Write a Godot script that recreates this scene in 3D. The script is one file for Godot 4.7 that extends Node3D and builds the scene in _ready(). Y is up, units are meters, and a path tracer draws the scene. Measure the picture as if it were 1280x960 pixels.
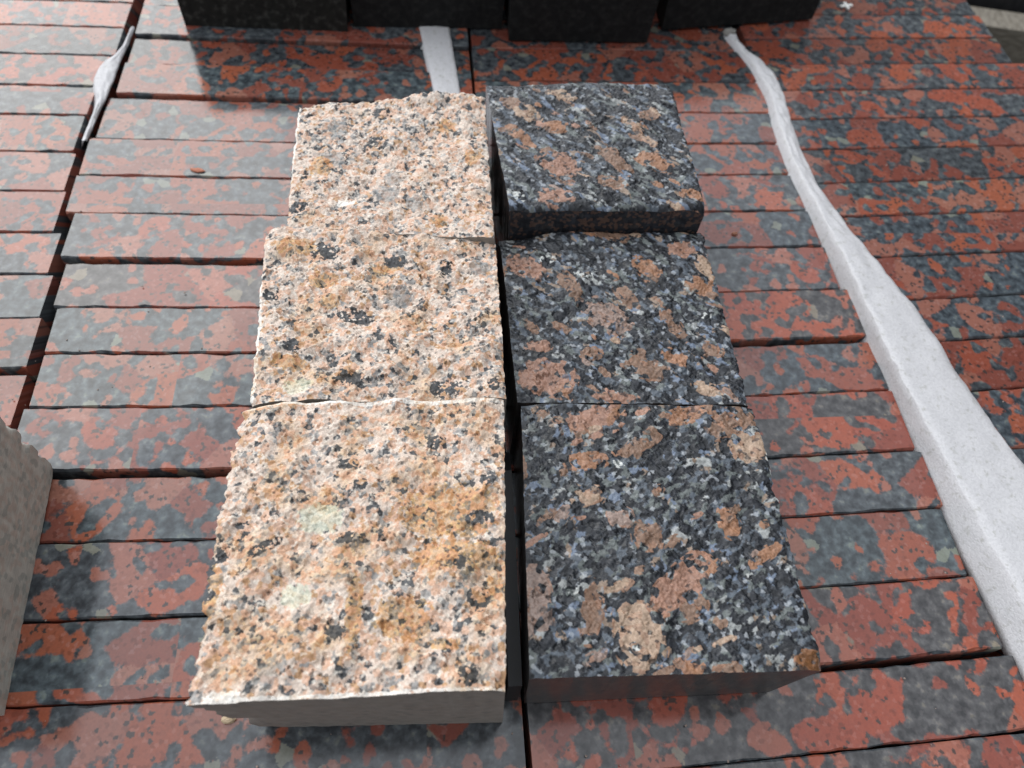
extends Node3D

# Six sample paving blocks of two granites lying in two rows on a stack of red granite bricks.
# Lengths in the tables are millimetres; MM turns them into metres.

const MM := 0.001
const PX := 6.0            # texture pixels per millimetre on the block tops
const TILE := 660          # pixels of one block's own patch of the granite texture
const N := 250             # grid of a rough block top

var lin_to_srgb := PackedByteArray()
var light_tex: ImageTexture
var dark_tex: ImageTexture
var light_h := PackedByteArray()
var dark_h := PackedByteArray()
var fbm := FastNoiseLite.new()
var taken := {}


# ---------------------------------------------------------------- naming helpers

func numbered(called: String) -> String:
	var n: int = taken.get(called, 0)
	taken[called] = n + 1
	return called if n == 0 else "%s_%03d" % [called, n]


func tag(o: Node3D, label: String, category := "", group := "") -> void:
	o.set_meta("label", label)
	if category:
		o.set_meta("category", category)
	if group:
		o.set_meta("group", group)


func obj(called: String, mesh: Mesh, mat: Material, parent: Node3D = null) -> MeshInstance3D:
	var o := MeshInstance3D.new()
	o.mesh = mesh
	if mat:
		o.material_override = mat
	if parent:
		o.name = called
		parent.add_child(o, true)
	else:
		o.name = numbered(called)
		add_child(o, true)
	return o


# ---------------------------------------------------------------- scene

func _ready() -> void:
	# camera: a phone held over the stack, looking down and ahead
	var cam := Camera3D.new()
	cam.name = "camera"
	var lens := CameraAttributesPhysical.new()
	lens.frustum_focal_length = 23.63
	lens.exposure_aperture = 11.0
	lens.frustum_focus_distance = 0.275
	cam.attributes = lens
	cam.near = 0.01
	cam.far = 60.0
	cam.fov = 53.86
	cam.transform = Transform3D(Basis(Vector3(0.99364748, 0.079676, 0.07947589), Vector3(0.02375626, 0.54179683, -0.84017369), Vector3(-0.11000147, 0.83672452, 0.53646226)), Vector3(0, 0.28, 0))
	add_child(cam)
	cam.current = true

	# overcast sky, brightest where the sun stands behind the cloud, ahead and to the left
	var sun_dir := Vector3(-0.44, 0.60, -0.66).normalized()
	var env := Environment.new()
	env.background_mode = Environment.BG_SKY
	var sky := Sky.new()
	var pano := PanoramaSkyMaterial.new()
	pano.panorama = sky_picture(sun_dir)
	sky.sky_material = pano
	env.sky = sky
	env.tonemap_mode = Environment.TONE_MAPPER_LINEAR
	env.tonemap_exposure = 1.07
	env.sdfgi_enabled = true
	env.ssao_enabled = true
	env.ssil_enabled = true
	var we := WorldEnvironment.new()
	we.name = "world_environment"
	we.environment = env
	add_child(we)
	var sun := DirectionalLight3D.new()
	sun.name = "sun"
	sun.light_energy = 0.22
	sun.light_color = Color(1.0, 0.97, 0.92)
	sun.light_angular_distance = 36.0
	sun.shadow_enabled = true
	add_child(sun)
	sun.look_at_from_position(sun_dir, Vector3.ZERO, Vector3.UP)

	for i in 1024:
		lin_to_srgb.append(int(round(255.0 * Color(i / 1023.0, 0, 0).linear_to_srgb().r)))
	fbm.noise_type = FastNoiseLite.TYPE_SIMPLEX
	fbm.seed = 5
	fbm.frequency = 1.0
	fbm.fractal_type = FastNoiseLite.FRACTAL_NONE

	make_setting()
	make_pavement()
	make_granites()
	make_blocks()
	make_black_row()
	make_foam()
	make_small_things()


func sky_picture(sun_dir: Vector3) -> ImageTexture:
	var w := 384
	var h := 192
	var im := Image.create(w, h, false, Image.FORMAT_RGBAF)
	var cl := FastNoiseLite.new()
	cl.seed = 11
	cl.frequency = 2.2
	cl.fractal_octaves = 4
	for y in h:
		var el := (0.5 - (y + 0.5) / h) * PI
		for x in w:
			var az := (x + 0.5) / w * TAU
			var d := Vector3(sin(az) * cos(el), sin(el), -cos(az) * cos(el))
			var up := maxf(d.y, 0.0)
			var glow := exp(-pow(d.angle_to(sun_dir) / 0.95, 2.0))
			var l := 0.40 + 0.26 * up + 1.9 * glow
			l *= 1.0 + 0.16 * cl.get_noise_3d(d.x, d.y * 1.6, d.z)
			if d.y < 0.0:
				l = 0.16
			im.set_pixel(x, y, Color(l * 0.955, l * 1.0, l * 1.065, 1.0))
	return ImageTexture.create_from_image(im)


# ---------------------------------------------------------------- procedural pictures

func grains(w: int, h: int, cell: float, sd: int, warp := 0.0) -> PackedByteArray:
	var n := FastNoiseLite.new()
	n.seed = sd
	n.noise_type = FastNoiseLite.TYPE_CELLULAR
	n.cellular_return_type = FastNoiseLite.RETURN_CELL_VALUE
	n.cellular_distance_function = FastNoiseLite.DISTANCE_EUCLIDEAN
	n.cellular_jitter = 1.0
	n.fractal_type = FastNoiseLite.FRACTAL_NONE
	n.frequency = 1.0 / cell
	if warp > 0.0:
		n.domain_warp_enabled = true
		n.domain_warp_amplitude = warp
		n.domain_warp_frequency = 1.1 / cell
		n.domain_warp_fractal_octaves = 3
	return n.get_image(w, h, false, false, false).get_data()


func borders(w: int, h: int, cell: float, sd: int, warp: float) -> PackedByteArray:
	var n := FastNoiseLite.new()
	n.seed = sd
	n.noise_type = FastNoiseLite.TYPE_CELLULAR
	n.cellular_return_type = FastNoiseLite.RETURN_DISTANCE2_SUB
	n.fractal_type = FastNoiseLite.FRACTAL_NONE
	n.cellular_jitter = 1.0
	n.frequency = 1.0 / cell
	n.domain_warp_enabled = true
	n.domain_warp_amplitude = warp
	n.domain_warp_frequency = 1.1 / cell
	n.domain_warp_fractal_octaves = 3
	return n.get_image(w, h, false, false, true).get_data()


func clouds(w: int, h: int, size: float, sd: int, octaves := 3) -> PackedByteArray:
	var n := FastNoiseLite.new()
	n.seed = sd
	n.noise_type = FastNoiseLite.TYPE_SIMPLEX_SMOOTH
	n.frequency = 1.0 / size
	n.fractal_octaves = octaves
	return n.get_image(w, h, false, false, true).get_data()


func put_rgb(buf: PackedByteArray, at: int, r: float, g: float, b: float) -> void:
	buf[at] = lin_to_srgb[clampi(int(r * 1023.0), 0, 1023)]
	buf[at + 1] = lin_to_srgb[clampi(int(g * 1023.0), 0, 1023)]
	buf[at + 2] = lin_to_srgb[clampi(int(b * 1023.0), 0, 1023)]


func texture_of(w: int, h: int, buf: PackedByteArray) -> ImageTexture:
	return ImageTexture.create_from_image(Image.create_from_data(w, h, false, Image.FORMAT_RGB8, buf))


# spots: "x,z,half length,half width,turn,kind" in millimetres, written into a map of kinds for one block's patch
func stamp(map: PackedByteArray, w: int, patch: int, origin: Vector2, spots: String, kinds: String, rough: PackedByteArray, rag: float) -> void:
	for s in spots.split(" ", false):
		var f := s.split(",")
		var c := (Vector2(float(f[0]), float(f[1])) - origin) * PX
		var a := maxf(float(f[2]) * PX, 2.0)
		var b := maxf(float(f[3]) * PX, 2.0)
		var t := deg_to_rad(float(f[4]))
		var kind := kinds.find(f[5]) + 1
		var ct := cos(t)
		var st := sin(t)
		var reach := int(maxf(a, b) * 1.5) + 2
		for y in range(maxi(int(c.y) - reach, 0), mini(int(c.y) + reach, TILE)):
			for x in range(maxi(int(c.x) - reach, 0), mini(int(c.x) + reach, TILE)):
				var dx := x - c.x
				var dy := y - c.y
				var p := absf(dx * ct + dy * st) / a
				var q := absf(-dx * st + dy * ct) / b
				var at := y * w + patch * TILE + x
				var edge := pow(p, 2.6) + pow(q, 2.6) + (rough[at] - 128) * rag / 128.0
				if edge < 1.0:
					map[at] = kind + (16 if edge > 0.55 else 0)


func make_granites() -> void:
	var w := TILE * 3
	var h := TILE
	# ---- pink granite: fine grained, split, with rust
	var ga := grains(w, h, 11.0, 21, 7.0)
	var gb := grains(w, h, 5.0, 22, 3.0)
	var big := clouds(w, h, 70.0, 23, 3)
	var rust := clouds(w, h, 150.0, 24, 4)
	var fine := clouds(w, h, 4.4, 25, 3)
	var mid := clouds(w, h, 16.0, 26, 3)
	var map := PackedByteArray()
	map.resize(w * h)
	stamp(map, w, 0, Vector2(-78, -150), "5,-95,15,8.6,2,r 7,-81,13.4,4.6,2,r -23,-65,2.3,11.1,3,r -68,-61,2.6,4.9,3,d -9,-63,7.8,6.4,3,r -64,-73,2.7,8.5,3,r 18,-71,3.4,2.9,3,r 3,-55,4.6,1.8,3,r -34,-95,6.3,4.8,2,g -40,-71,4.1,3.3,3,g 2,-120,3.2,3,2,k -26,-113,3.6,2,2,k -50,-86,5.4,1.8,-37,k -57,-92,2.1,3.4,2,k -26,-88,2.9,2.1,2,k 15,-93,4,2.4,2,k 13,-67,3.3,3.1,3,k 8,-78,1.9,2,2,k -28,-60,2.9,2,3,k 9,-46,2.9,2.8,3,k -46,-49,3,3.2,3,q 10,-73,2.9,2.2,3,q -62,-85,2.3,2.5,2,k -22,-105,2.3,1.9,2,k 18,-105,2.6,2.3,2,k -65,-73,2,1.9,3,k -23,-42.6,44,0.9,1,w -18,-136.3,45,0.8,1,w -57,-44.5,5,1.6,0,w", "rdgkqw", mid, 0.9)
	stamp(map, w, 1, Vector2(-72, -235), "-40,-208,6.3,3.7,13,k -27,-177,7.2,3.3,13,k -28,-149,5.8,2.9,24,k -12,-203,4.3,3.3,0,k 8,-200,2.5,4.2,0,k 21,-200,3.8,4.2,0,q -11,-185,4.8,4.7,0,q -39,-193,5.4,3.6,0,r -49,-156,6.8,2.7,13,r -16,-199,6.1,2.5,0,r 6,-144,5.6,3.4,1,k -36,-183,3.5,3.1,0,r -45,-146,4.9,3.3,1,g 23,-144,2.3,2.7,1,k -48,-163,2.8,2.8,1,k -58,-187,2.9,2.3,0,k -61.5,-168,1.4,28,-2,w -50,-210,8,4,0,r", "rdgkqw", mid, 0.9)
	stamp(map, w, 2, Vector2(-68, -312), "-36,-261,4,4,0,k -40,-261,6.7,5,0,q -43,-256,4.6,5.9,0,r -20,-272,4.8,4.2,-1,k -18,-291,4.3,2.8,-1,k -13,-249,3.3,4.4,0,q -16,-240,5.9,4.7,0,q -37,-280,4.1,6.4,-1,q -4,-235,3.3,3.7,0,q 11,-283,4.3,4.4,-1,r 21,-262,2.8,4.1,0,r -32,-235,3.8,1.8,0,w 6,-226,3.2,3.6,0,r -51,-232,3.8,2.7,0,k -56,-258,1.4,38,1,w", "rdgkqw", mid, 0.9)
	var rng := RandomNumberGenerator.new()
	rng.seed = 77
	var lut := []
	for i in 256:
		lut.append(rng.randf())
	var buf := PackedByteArray()
	buf.resize(w * h * 3)
	light_h.resize(w * h)
	for i in w * h:
		var v: float = lut[ga[i]]
		var u: float = lut[gb[i]]
		var cl := (big[i] - 128) / 128.0
		var s := v + cl * 0.16
		var r := 0.0
		var g := 0.0
		var b := 0.0
		var up := 0.5
		if s < 0.06:
			r = 0.05 + 0.07 * u; g = r * 1.02; b = r * 1.05; up = 0.12
		elif s < 0.19:
			r = 0.25 + 0.2 * u; g = r * 0.94; b = r * 0.88; up = 0.35
		elif s < 0.58:
			r = 0.55 + 0.2 * u; g = r * 0.825; b = r * 0.69; up = 0.55 + 0.3 * u
		elif s < 0.90:
			r = 0.57 + 0.13 * u; g = 0.345 + 0.15 * u; b = 0.23 + 0.15 * u; up = 0.6 + 0.3 * v
		else:
			r = 0.44 + 0.14 * u; g = 0.26 + 0.1 * u; b = 0.14 + 0.07 * u; up = 0.5
		if u < 0.06:
			r *= 0.4; g *= 0.41; b *= 0.42; up -= 0.15
		elif u > 0.86:
			r = lerpf(r, 0.72, 0.6); g = lerpf(g, 0.66, 0.6); b = lerpf(b, 0.57, 0.6)
		elif u > 0.70:
			r = lerpf(r, 0.50, 0.5); g = lerpf(g, 0.35, 0.5); b = lerpf(b, 0.27, 0.5)
		var st := clampf((rust[i] - [112, 128, 175][(i % w) / TILE]) / 110.0, 0.0, 0.75) * (0.45 + 0.55 * u)
		match map[i] & 15:
			1: st = 0.45 + 0.5 * u
			2: r = 0.15; g = 0.085; b = 0.045
			3: r = lerpf(r, 0.62, 0.62); g = lerpf(g, 0.64, 0.62); b = lerpf(b, 0.50, 0.62)
			4:
				if v + 0.6 * u < 1.0:
					r = 0.03 + 0.07 * u; g = r * 1.02; b = r * 1.06; up = 0.12
			5: r = lerpf(r, 0.23, 0.55); g = lerpf(g, 0.24, 0.55); b = lerpf(b, 0.24, 0.55)
			6:
				if u < 0.8:
					r = lerpf(r, 0.86, 0.8); g = lerpf(g, 0.82, 0.8); b = lerpf(b, 0.75, 0.8)
		r *= lerpf(1.0, 0.86, st); g *= lerpf(1.0, 0.60, st); b *= lerpf(1.0, 0.30, st)
		var k := 0.70 + 0.55 * fine[i] / 255.0
		put_rgb(buf, i * 3, r * k, g * k, b * k)
		light_h[i] = clampi(int(255.0 * (0.62 * up + 0.22 * u + 0.16 * fine[i] / 255.0)), 0, 255)
	light_tex = texture_of(w, h, buf)

	# ---- dark granite: black, blue grey and brown, with large feldspars
	ga = grains(w, h, 23.0, 41, 17.0)
	gb = grains(w, h, 8.0, 42, 6.0)
	big = clouds(w, h, 60.0, 43, 3)
	fine = clouds(w, h, 3.2, 44, 2)
	mid = clouds(w, h, 22.0, 45, 4)
	var streak := clouds(w, h, 9.0, 46, 2)
	var web := clouds(w, h, 24.0, 47, 4)
	map.fill(0)
	var kinds := "pobtgdw"
	mid = grains(w, h, 15.0, 48, 4.0)
	stamp(map, w, 0, Vector2(22, -150), "60,-135,12.2,6.4,-24,p 56,-119,8.3,3.5,-8,o 76,-125,9.2,3,-32,b 31,-118,2.5,5.6,2,b 54,-105,5.8,3.2,-13,t 64,-97,4.2,3.8,2,g 72,-90,4.7,5.7,2,b 32,-70,5.1,10.2,3,g 50,-66,3.3,9.4,18,b 64,-58,7.2,9.4,3,t 81,-74,13,5,-37,p 102,-94,3.7,5.7,2,o 112,-82,6.8,2,-28,o 83,-65,5.1,3.1,-32,b 96,-137,8.8,3.7,-14,o 111,-133,9.7,5.9,-18,b 119,-123,9,6.3,-17,t 79,-47,3.5,2.4,3,o 89,-46,4.8,2.2,3,b 117,-46,5.2,3.5,3,d 123,-95,1.2,40,0,w 66,-118,2.6,2,0,w 45,-72,1.9,1.6,0,w 62,-54,2,1.5,0,w 104,-75,1.6,1.3,0,w", kinds, mid, 0.95)
	stamp(map, w, 1, Vector2(24, -238), "82,-229,6.3,3.9,13,b 42,-211,8.2,5.3,26,p 32,-208,2,4,0,o 59,-200,7.1,3.4,71,b 72,-184,10.1,6.9,45,g 82,-195,7.3,2.8,63,b 93,-209,6.7,4.4,59,o 111,-220,5.2,4.4,13,p 119,-211,3.6,7,0,t 115,-199,6.7,4.1,13,o 99,-180,8.6,3.5,69,b 45,-155,9.8,7.3,25,p 84,-159,8,5.1,26,b 97,-163,5.6,3.2,26,o 112,-167,5,3.7,26,b 69,-146,8.4,2.9,13,p 107,-148,6,2.7,26,t 43,-170,4.7,2.7,1,p 63,-166,4.4,2.7,1,b 66,-206,4,2.2,20,w 51,-215,4,2,0,w 114,-184,2,1.4,-20,w", kinds, mid, 0.95)
	stamp(map, w, 2, Vector2(22, -324), "66,-308,6.9,3.7,22,t 42,-301,5.4,3.7,54,b 49,-294,6.1,4.4,43,t 44,-278,9.4,3,54,o 60,-285,6,3.4,-1,o 59,-260,8.6,7.3,21,p 85,-264,11.4,4,61,b 100,-281,11.4,3.2,63,t 103,-262,8.1,4.3,36,o 82,-248,5.6,3.6,28,b 56,-239,6.9,4.9,0,p 117,-241,4.9,3.1,14,o 107,-295,4.7,3.6,-1,b 40,-240,2.5,3,0,w", kinds, mid, 0.95)
	var more := RandomNumberGenerator.new()
	more.seed = 61
	for tile in 3:
		var spots := ""
		for k in 34:
			spots += "%.1f,%.1f,%.1f,%.1f,%d,%s " % [more.randf_range(6, 100), more.randf_range(4, 104), more.randf_range(1.6, 4.6), more.randf_range(0.8, 1.9), [-30, 40, 42][tile] + more.randi_range(-18, 18), "bbgopbt"[more.randi() % 7]]
		stamp(map, w, tile, Vector2.ZERO, spots, kinds, mid, 1.0)
	var tones := [Vector3(0.34, 0.19, 0.135), Vector3(0.32, 0.165, 0.095), Vector3(0.235, 0.145, 0.10), Vector3(0.42, 0.30, 0.215), Vector3(0.29, 0.21, 0.175), Vector3(0.19, 0.085, 0.035), Vector3(0.62, 0.63, 0.60)]
	dark_h.resize(w * h)
	var flow_c := []
	var flow_s := []
	var flow_k := [0.75, 0.62, 0.42]
	for turn in [-35.0, 40.0, 42.0]:
		flow_c.append(cos(deg_to_rad(turn)))
		flow_s.append(sin(deg_to_rad(turn)))
	for i in w * h:
		var px := i % w
		var py := i / w
		var tile := px / TILE
		var fx := int((px * flow_c[tile] + py * flow_s[tile]) * flow_k[tile])
		var fy := int(-px * flow_s[tile] + py * flow_c[tile])
		var j := posmod(fy, h) * w + posmod(fx, w)
		var v: float = lut[ga[j]]
		var u: float = lut[gb[i]]
		var s := v + (big[i] - 128) / 128.0 * 0.15
		var r := 0.0
		var g := 0.0
		var b := 0.0
		var up := 0.5
		if s < 0.20:
			r = 0.014 + 0.04 * u; g = r * 1.05; b = r * 1.15; up = 0.2
		elif s < 0.50:
			r = 0.070 + 0.04 * u; g = r * 1.16; b = r * 1.36; up = 0.5
		elif s < 0.72:
			r = 0.105 + 0.05 * u; g = r * 1.1; b = r * 1.06; up = 0.6
		elif s < 0.84:
			r = 0.12 + 0.05 * u; g = r * 1.22; b = r * 1.6; up = 0.65
		elif s < 0.92:
			r = 0.20 + 0.1 * u; g = r * 0.74; b = r * 0.56; up = 0.65
		else:
			r = 0.20 + 0.18 * u; g = r * 1.03; b = r * 1.0; up = 0.75
		var dark := clampf((141 - web[j] + 22.0 * (0.5 - u)) / 26.0, 0.0, 1.0)
		r = lerpf(r, 0.012 + 0.03 * u, dark); g = lerpf(g, 0.013 + 0.032 * u, dark); b = lerpf(b, 0.015 + 0.037 * u, dark)
		up = lerpf(up, 0.12 + 0.3 * u, dark)
		if u > 0.955:  # scattered grains painted pale as glints
			r = r * 0.5 + 0.2; g = g * 0.5 + 0.21; b = b * 0.5 + 0.22
		var kd := map[i] & 15
		var rim := map[i] > 15
		if kd > 0:
			var c: Vector3 = tones[kd - 1]
			var m := 0.95 if u > (0.22 if rim else 0.06) else 0.3
			if kd == 7:
				m = 0.8 if u > 0.45 else 0.0
			var k2: float = 0.42 + 0.50 * streak[i] / 255.0 + 0.16 * u + 0.30 * lut[mid[i]]
			if rim and kd != 7:
				c = c.lerp(Vector3(0.33, 0.17, 0.105), 0.3 + 0.4 * v)
			r = lerpf(r, c.x * k2, m); g = lerpf(g, c.y * k2, m); b = lerpf(b, c.z * k2, m)
			up = lerpf(up, 0.7 + 0.15 * u, m)
		var k := 0.8 + 0.4 * fine[i] / 255.0
		put_rgb(buf, i * 3, r * k, g * k, b * k)
		dark_h[i] = clampi(int(255.0 * (0.6 * up + 0.22 * u + 0.18 * fine[i] / 255.0)), 0, 255)
	var whole := Image.create_from_data(w, h, false, Image.FORMAT_RGB8, buf)
	whole.resize(w * 2 / 3, h * 2 / 3, Image.INTERPOLATE_LANCZOS)
	dark_tex = ImageTexture.create_from_image(whole)


func sawn_texture(base: Vector3, spot: Vector3, warm: Vector3, sd: int, black := 0.1, dust := 0.0) -> ImageTexture:
	var w := 640
	var h := 384
	var ga := grains(w, h, 12.0, sd, 8.0)
	var cl := clouds(w, h, 40.0, sd + 1, 4)
	var fine := clouds(w, h, 3.0, sd + 2, 2)
	var saw_im := Image.create_from_data(80, h, false, Image.FORMAT_L8, clouds(80, h, 5.0, sd + 3, 3))
	saw_im.resize(w, h, Image.INTERPOLATE_CUBIC)
	var saw := saw_im.get_data()
	var buf := PackedByteArray()
	buf.resize(w * h * 3)
	for i in w * h:
		var v := ga[i] / 255.0
		var c := base
		if v < black:
			c = base.lerp(spot, 0.4)
		elif v > 0.72:
			c = base.lerp(warm, 0.35)
		c *= (0.66 + 0.28 * cl[i] / 255.0 + 0.22 * fine[i] / 255.0 + 0.28 * saw[i] / 255.0)
		if dust > 0.0:
			c = c.lerp(Vector3(0.12, 0.118, 0.108), dust * clampf((cl[i] - 140) / 90.0, 0.0, 1.0) * (0.4 + 0.6 * fine[i] / 255.0))
		put_rgb(buf, i * 3, c.x, c.y, c.z)
	return texture_of(w, h, buf)


func stone_material(tex: Texture2D, rough: float, spec := 0.5) -> StandardMaterial3D:
	var m := StandardMaterial3D.new()
	m.albedo_texture = tex
	m.roughness = rough
	m.metallic_specular = spec
	return m


# ---------------------------------------------------------------- the rough topped blocks

# top, low: corners back left, back right, front right, front left as (x, z); jag: raggedness of the back, right, front and left edge
func block_mesh(at: Vector2, top: Array, low: Array, height: float, patch: int, origin: Vector2, heights: PackedByteArray, relief: Vector3, jag: Array, soft: Array, bumps: Array, n: int, sd: float, top_mat: Material, side_mat: Material, nicks := {}) -> ArrayMesh:
	var w := TILE * 3
	var pos := PackedVector3Array()
	var nor := PackedVector3Array()
	var uv := PackedVector2Array()
	pos.resize((n + 1) * (n + 1))
	nor.resize((n + 1) * (n + 1))
	uv.resize((n + 1) * (n + 1))
	var lx := (top[1] - top[0]).length() as float
	var lz := (top[3] - top[0]).length() as float
	for j in n + 1:
		var v := float(j) / n
		for i in n + 1:
			var u := float(i) / n
			var p: Vector2 = (top[0] as Vector2).lerp(top[1], u).lerp((top[3] as Vector2).lerp(top[2], u), v)
			var e0: float = jag[0] * ragged(p.x, sd)
			var e2: float = jag[2] * ragged(p.x, sd + 7.0)
			var e1: float = jag[1] * ragged(p.y, sd + 13.0)
			var e3: float = jag[3] * ragged(p.y, sd + 29.0)
			p.y += e0 * pow(1.0 - v, 6.0) - e2 * pow(v, 6.0)
			p.x += e3 * pow(1.0 - u, 6.0) - e1 * pow(u, 6.0)
			var t := (p - origin) * PX
			var cell := clampi(int(t.y), 0, TILE - 1) * w + patch * TILE + clampi(int(t.x), 0, TILE - 1)
			var rim := clampf(minf(minf(u, 1.0 - u) * lx, minf(v, 1.0 - v) * lz) / 1.6, 0.0, 1.0)
			var y := height
			y += relief.x * (fbm.get_noise_3d(p.x / 26.0, p.y / 26.0, sd) + 0.6 * fbm.get_noise_3d(p.x / 11.0, p.y / 11.0, sd + 5.0))
			var wx := p.x + 1.2 * fbm.get_noise_2d(p.x / 3.0, p.y / 3.0)
			var wy := p.y + 1.2 * fbm.get_noise_2d(p.x / 3.0 + 40.0, p.y / 3.0)
			y += relief.y * (0.62 * facet(wx / 5.5 + sd, wy / 4.5 + sd) + 0.34 * facet(wx / 1.9 + 2.0 * sd, wy / 1.7) + 0.25 * fbm.get_noise_3d(p.x / 4.5, p.y / 4.5, sd + 9.0)) * (0.15 + 0.85 * rim)
			y += relief.z * rim * (heights[cell] / 255.0 - 0.6)
			for b in bumps:
				var q := Vector2((p.x - b[0]) / b[2], (p.y - b[1]) / b[3])
				y += b[4] * exp(-q.length_squared())
			y -= soft[0] * exp(-v * lz / 1.1) + soft[2] * exp(-(1.0 - v) * lz / 1.1) + soft[3] * exp(-u * lx / 1.3) + soft[1] * exp(-(1.0 - u) * lx / 1.3)
			var id := j * (n + 1) + i
			pos[id] = Vector3(p.x - at.x, y, p.y - at.y) * MM
			uv[id] = Vector2((t.x + patch * TILE) / w, t.y / TILE)
	for j in n + 1:
		for i in n + 1:
			var a := pos[j * (n + 1) + mini(i + 1, n)] - pos[j * (n + 1) + maxi(i - 1, 0)]
			var b := pos[mini(j + 1, n) * (n + 1) + i] - pos[maxi(j - 1, 0) * (n + 1) + i]
			nor[j * (n + 1) + i] = b.cross(a).normalized()
	var idx := PackedInt32Array()
	idx.resize(n * n * 6)
	var k := 0
	for j in n:
		for i in n:
			var a := j * (n + 1) + i
			idx[k] = a; idx[k + 1] = a + 1; idx[k + 2] = a + n + 2
			idx[k + 3] = a; idx[k + 4] = a + n + 2; idx[k + 5] = a + n + 1
			k += 6
	var arrays := []
	arrays.resize(Mesh.ARRAY_MAX)
	arrays[Mesh.ARRAY_VERTEX] = pos
	arrays[Mesh.ARRAY_NORMAL] = nor
	arrays[Mesh.ARRAY_TEX_UV] = uv
	arrays[Mesh.ARRAY_INDEX] = idx
	var mesh := ArrayMesh.new()
	mesh.add_surface_from_arrays(Mesh.PRIMITIVE_TRIANGLES, arrays)
	mesh.surface_set_material(0, top_mat)
	# the four sides hang from the rim: back, right, front, left
	var st := SurfaceTool.new()
	st.begin(Mesh.PRIMITIVE_TRIANGLES)
	var rows := 30 if nicks else 7
	for side in 4:
		var ring := PackedVector3Array()
		for q in n + 1:
			match side:
				0: ring.append(pos[n - q])
				1: ring.append(pos[(n - q) * (n + 1) + n])
				2: ring.append(pos[n * (n + 1) + q])
				3: ring.append(pos[q * (n + 1)])
		var from: Vector2 = [low[1], low[2], low[3], low[0]][side]
		var to: Vector2 = [low[0], low[1], low[2], low[3]][side]
		var out := (to - from).normalized()
		out = Vector2(-out.y, out.x)
		var grid := []
		for r in rows + 1:
			var line := PackedVector3Array()
			var f := float(r) / rows
			for q in n + 1:
				var g := float(q) / n
				var base := from.lerp(to, g) - at
				var rag: float = jag[side] * 0.5 * ragged(g * (to - from).length(), sd + side * 17.0 + 3.0)
				base -= out * rag * minf(1.0, 8.0 * minf(g, 1.0 - g) + 0.0)
				var bottom := Vector3(base.x, 0.0, base.y) * MM
				var p := ring[q].lerp(bottom, f)
				if r > 0 and r < rows and jag[side] > 0.25:
					var bulge: float = jag[side] * 0.35 * fbm.get_noise_3d(g * 9.0, f * 4.0, sd + side * 3.0) * MM * sin(PI * g)
					p += Vector3(out.x, 0, out.y) * bulge
				for e in 2:
					var corner: int = [[1, 0], [2, 1], [3, 2], [0, 3]][side][e]
					if nicks.has(corner):
						var away := (g if e == 0 else 1.0 - g) * (to - from).length()
						var inward: Vector2 = (((low[0] + low[2]) / 2.0 - low[corner]) as Vector2).normalized() * nicks[corner] * maxf(0.15 + fbm.get_noise_2d(f * height / 15.0, sd + corner) + 0.4 * fbm.get_noise_2d(f * height / 7.0, sd + 2.0), 0.0) * exp(-away / 3.5) * minf(1.0, r * 0.5 + 0.3)
						p += Vector3(inward.x, 0, inward.y) * MM
				line.append(p)
			grid.append(line)
		var length := (to - from).length()
		for r in rows:
			for q in n:
				for c in [[0, 0], [1, 1], [0, 1], [0, 0], [1, 0], [1, 1]]:
					var g: Vector3 = grid[r + c[1]][q + c[0]]
					st.set_smooth_group(side)
					st.set_uv(Vector2((q + c[0]) * length / n / 107.0 + side * 0.31, (height - g.y / MM) / 64.0))
					st.add_vertex(g)
	st.generate_normals()
	st.commit(mesh)
	mesh.surface_set_material(1, side_mat)
	return mesh


var seed_x := PackedFloat32Array()
var seed_y := PackedFloat32Array()
var tilt_x := PackedFloat32Array()
var tilt_y := PackedFloat32Array()
var step_y := PackedFloat32Array()


# broken crystal faces: every cell of a jittered grid is a small plane of its own tilt and level
func facet(x: float, y: float) -> float:
	var cx := floori(x)
	var cy := floori(y)
	var best := 9.0
	var found := 0.0
	for j in range(cy - 1, cy + 2):
		for i in range(cx - 1, cx + 2):
			var id := (j & 63) * 64 + (i & 63)
			var dx := x - i - seed_x[id]
			var dy := y - j - seed_y[id]
			var d := dx * dx + dy * dy
			if d < best:
				best = d
				found = dx * tilt_x[id] + dy * tilt_y[id] + step_y[id]
	return found


func ragged(t: float, sd: float) -> float:
	var a := fbm.get_noise_2d(t / 13.0, sd) + 0.5 * fbm.get_noise_2d(t / 5.0, sd + 1.0) + 0.16 * fbm.get_noise_2d(t / 1.9, sd + 2.0)
	return absf(a) + 0.25 * a


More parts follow.
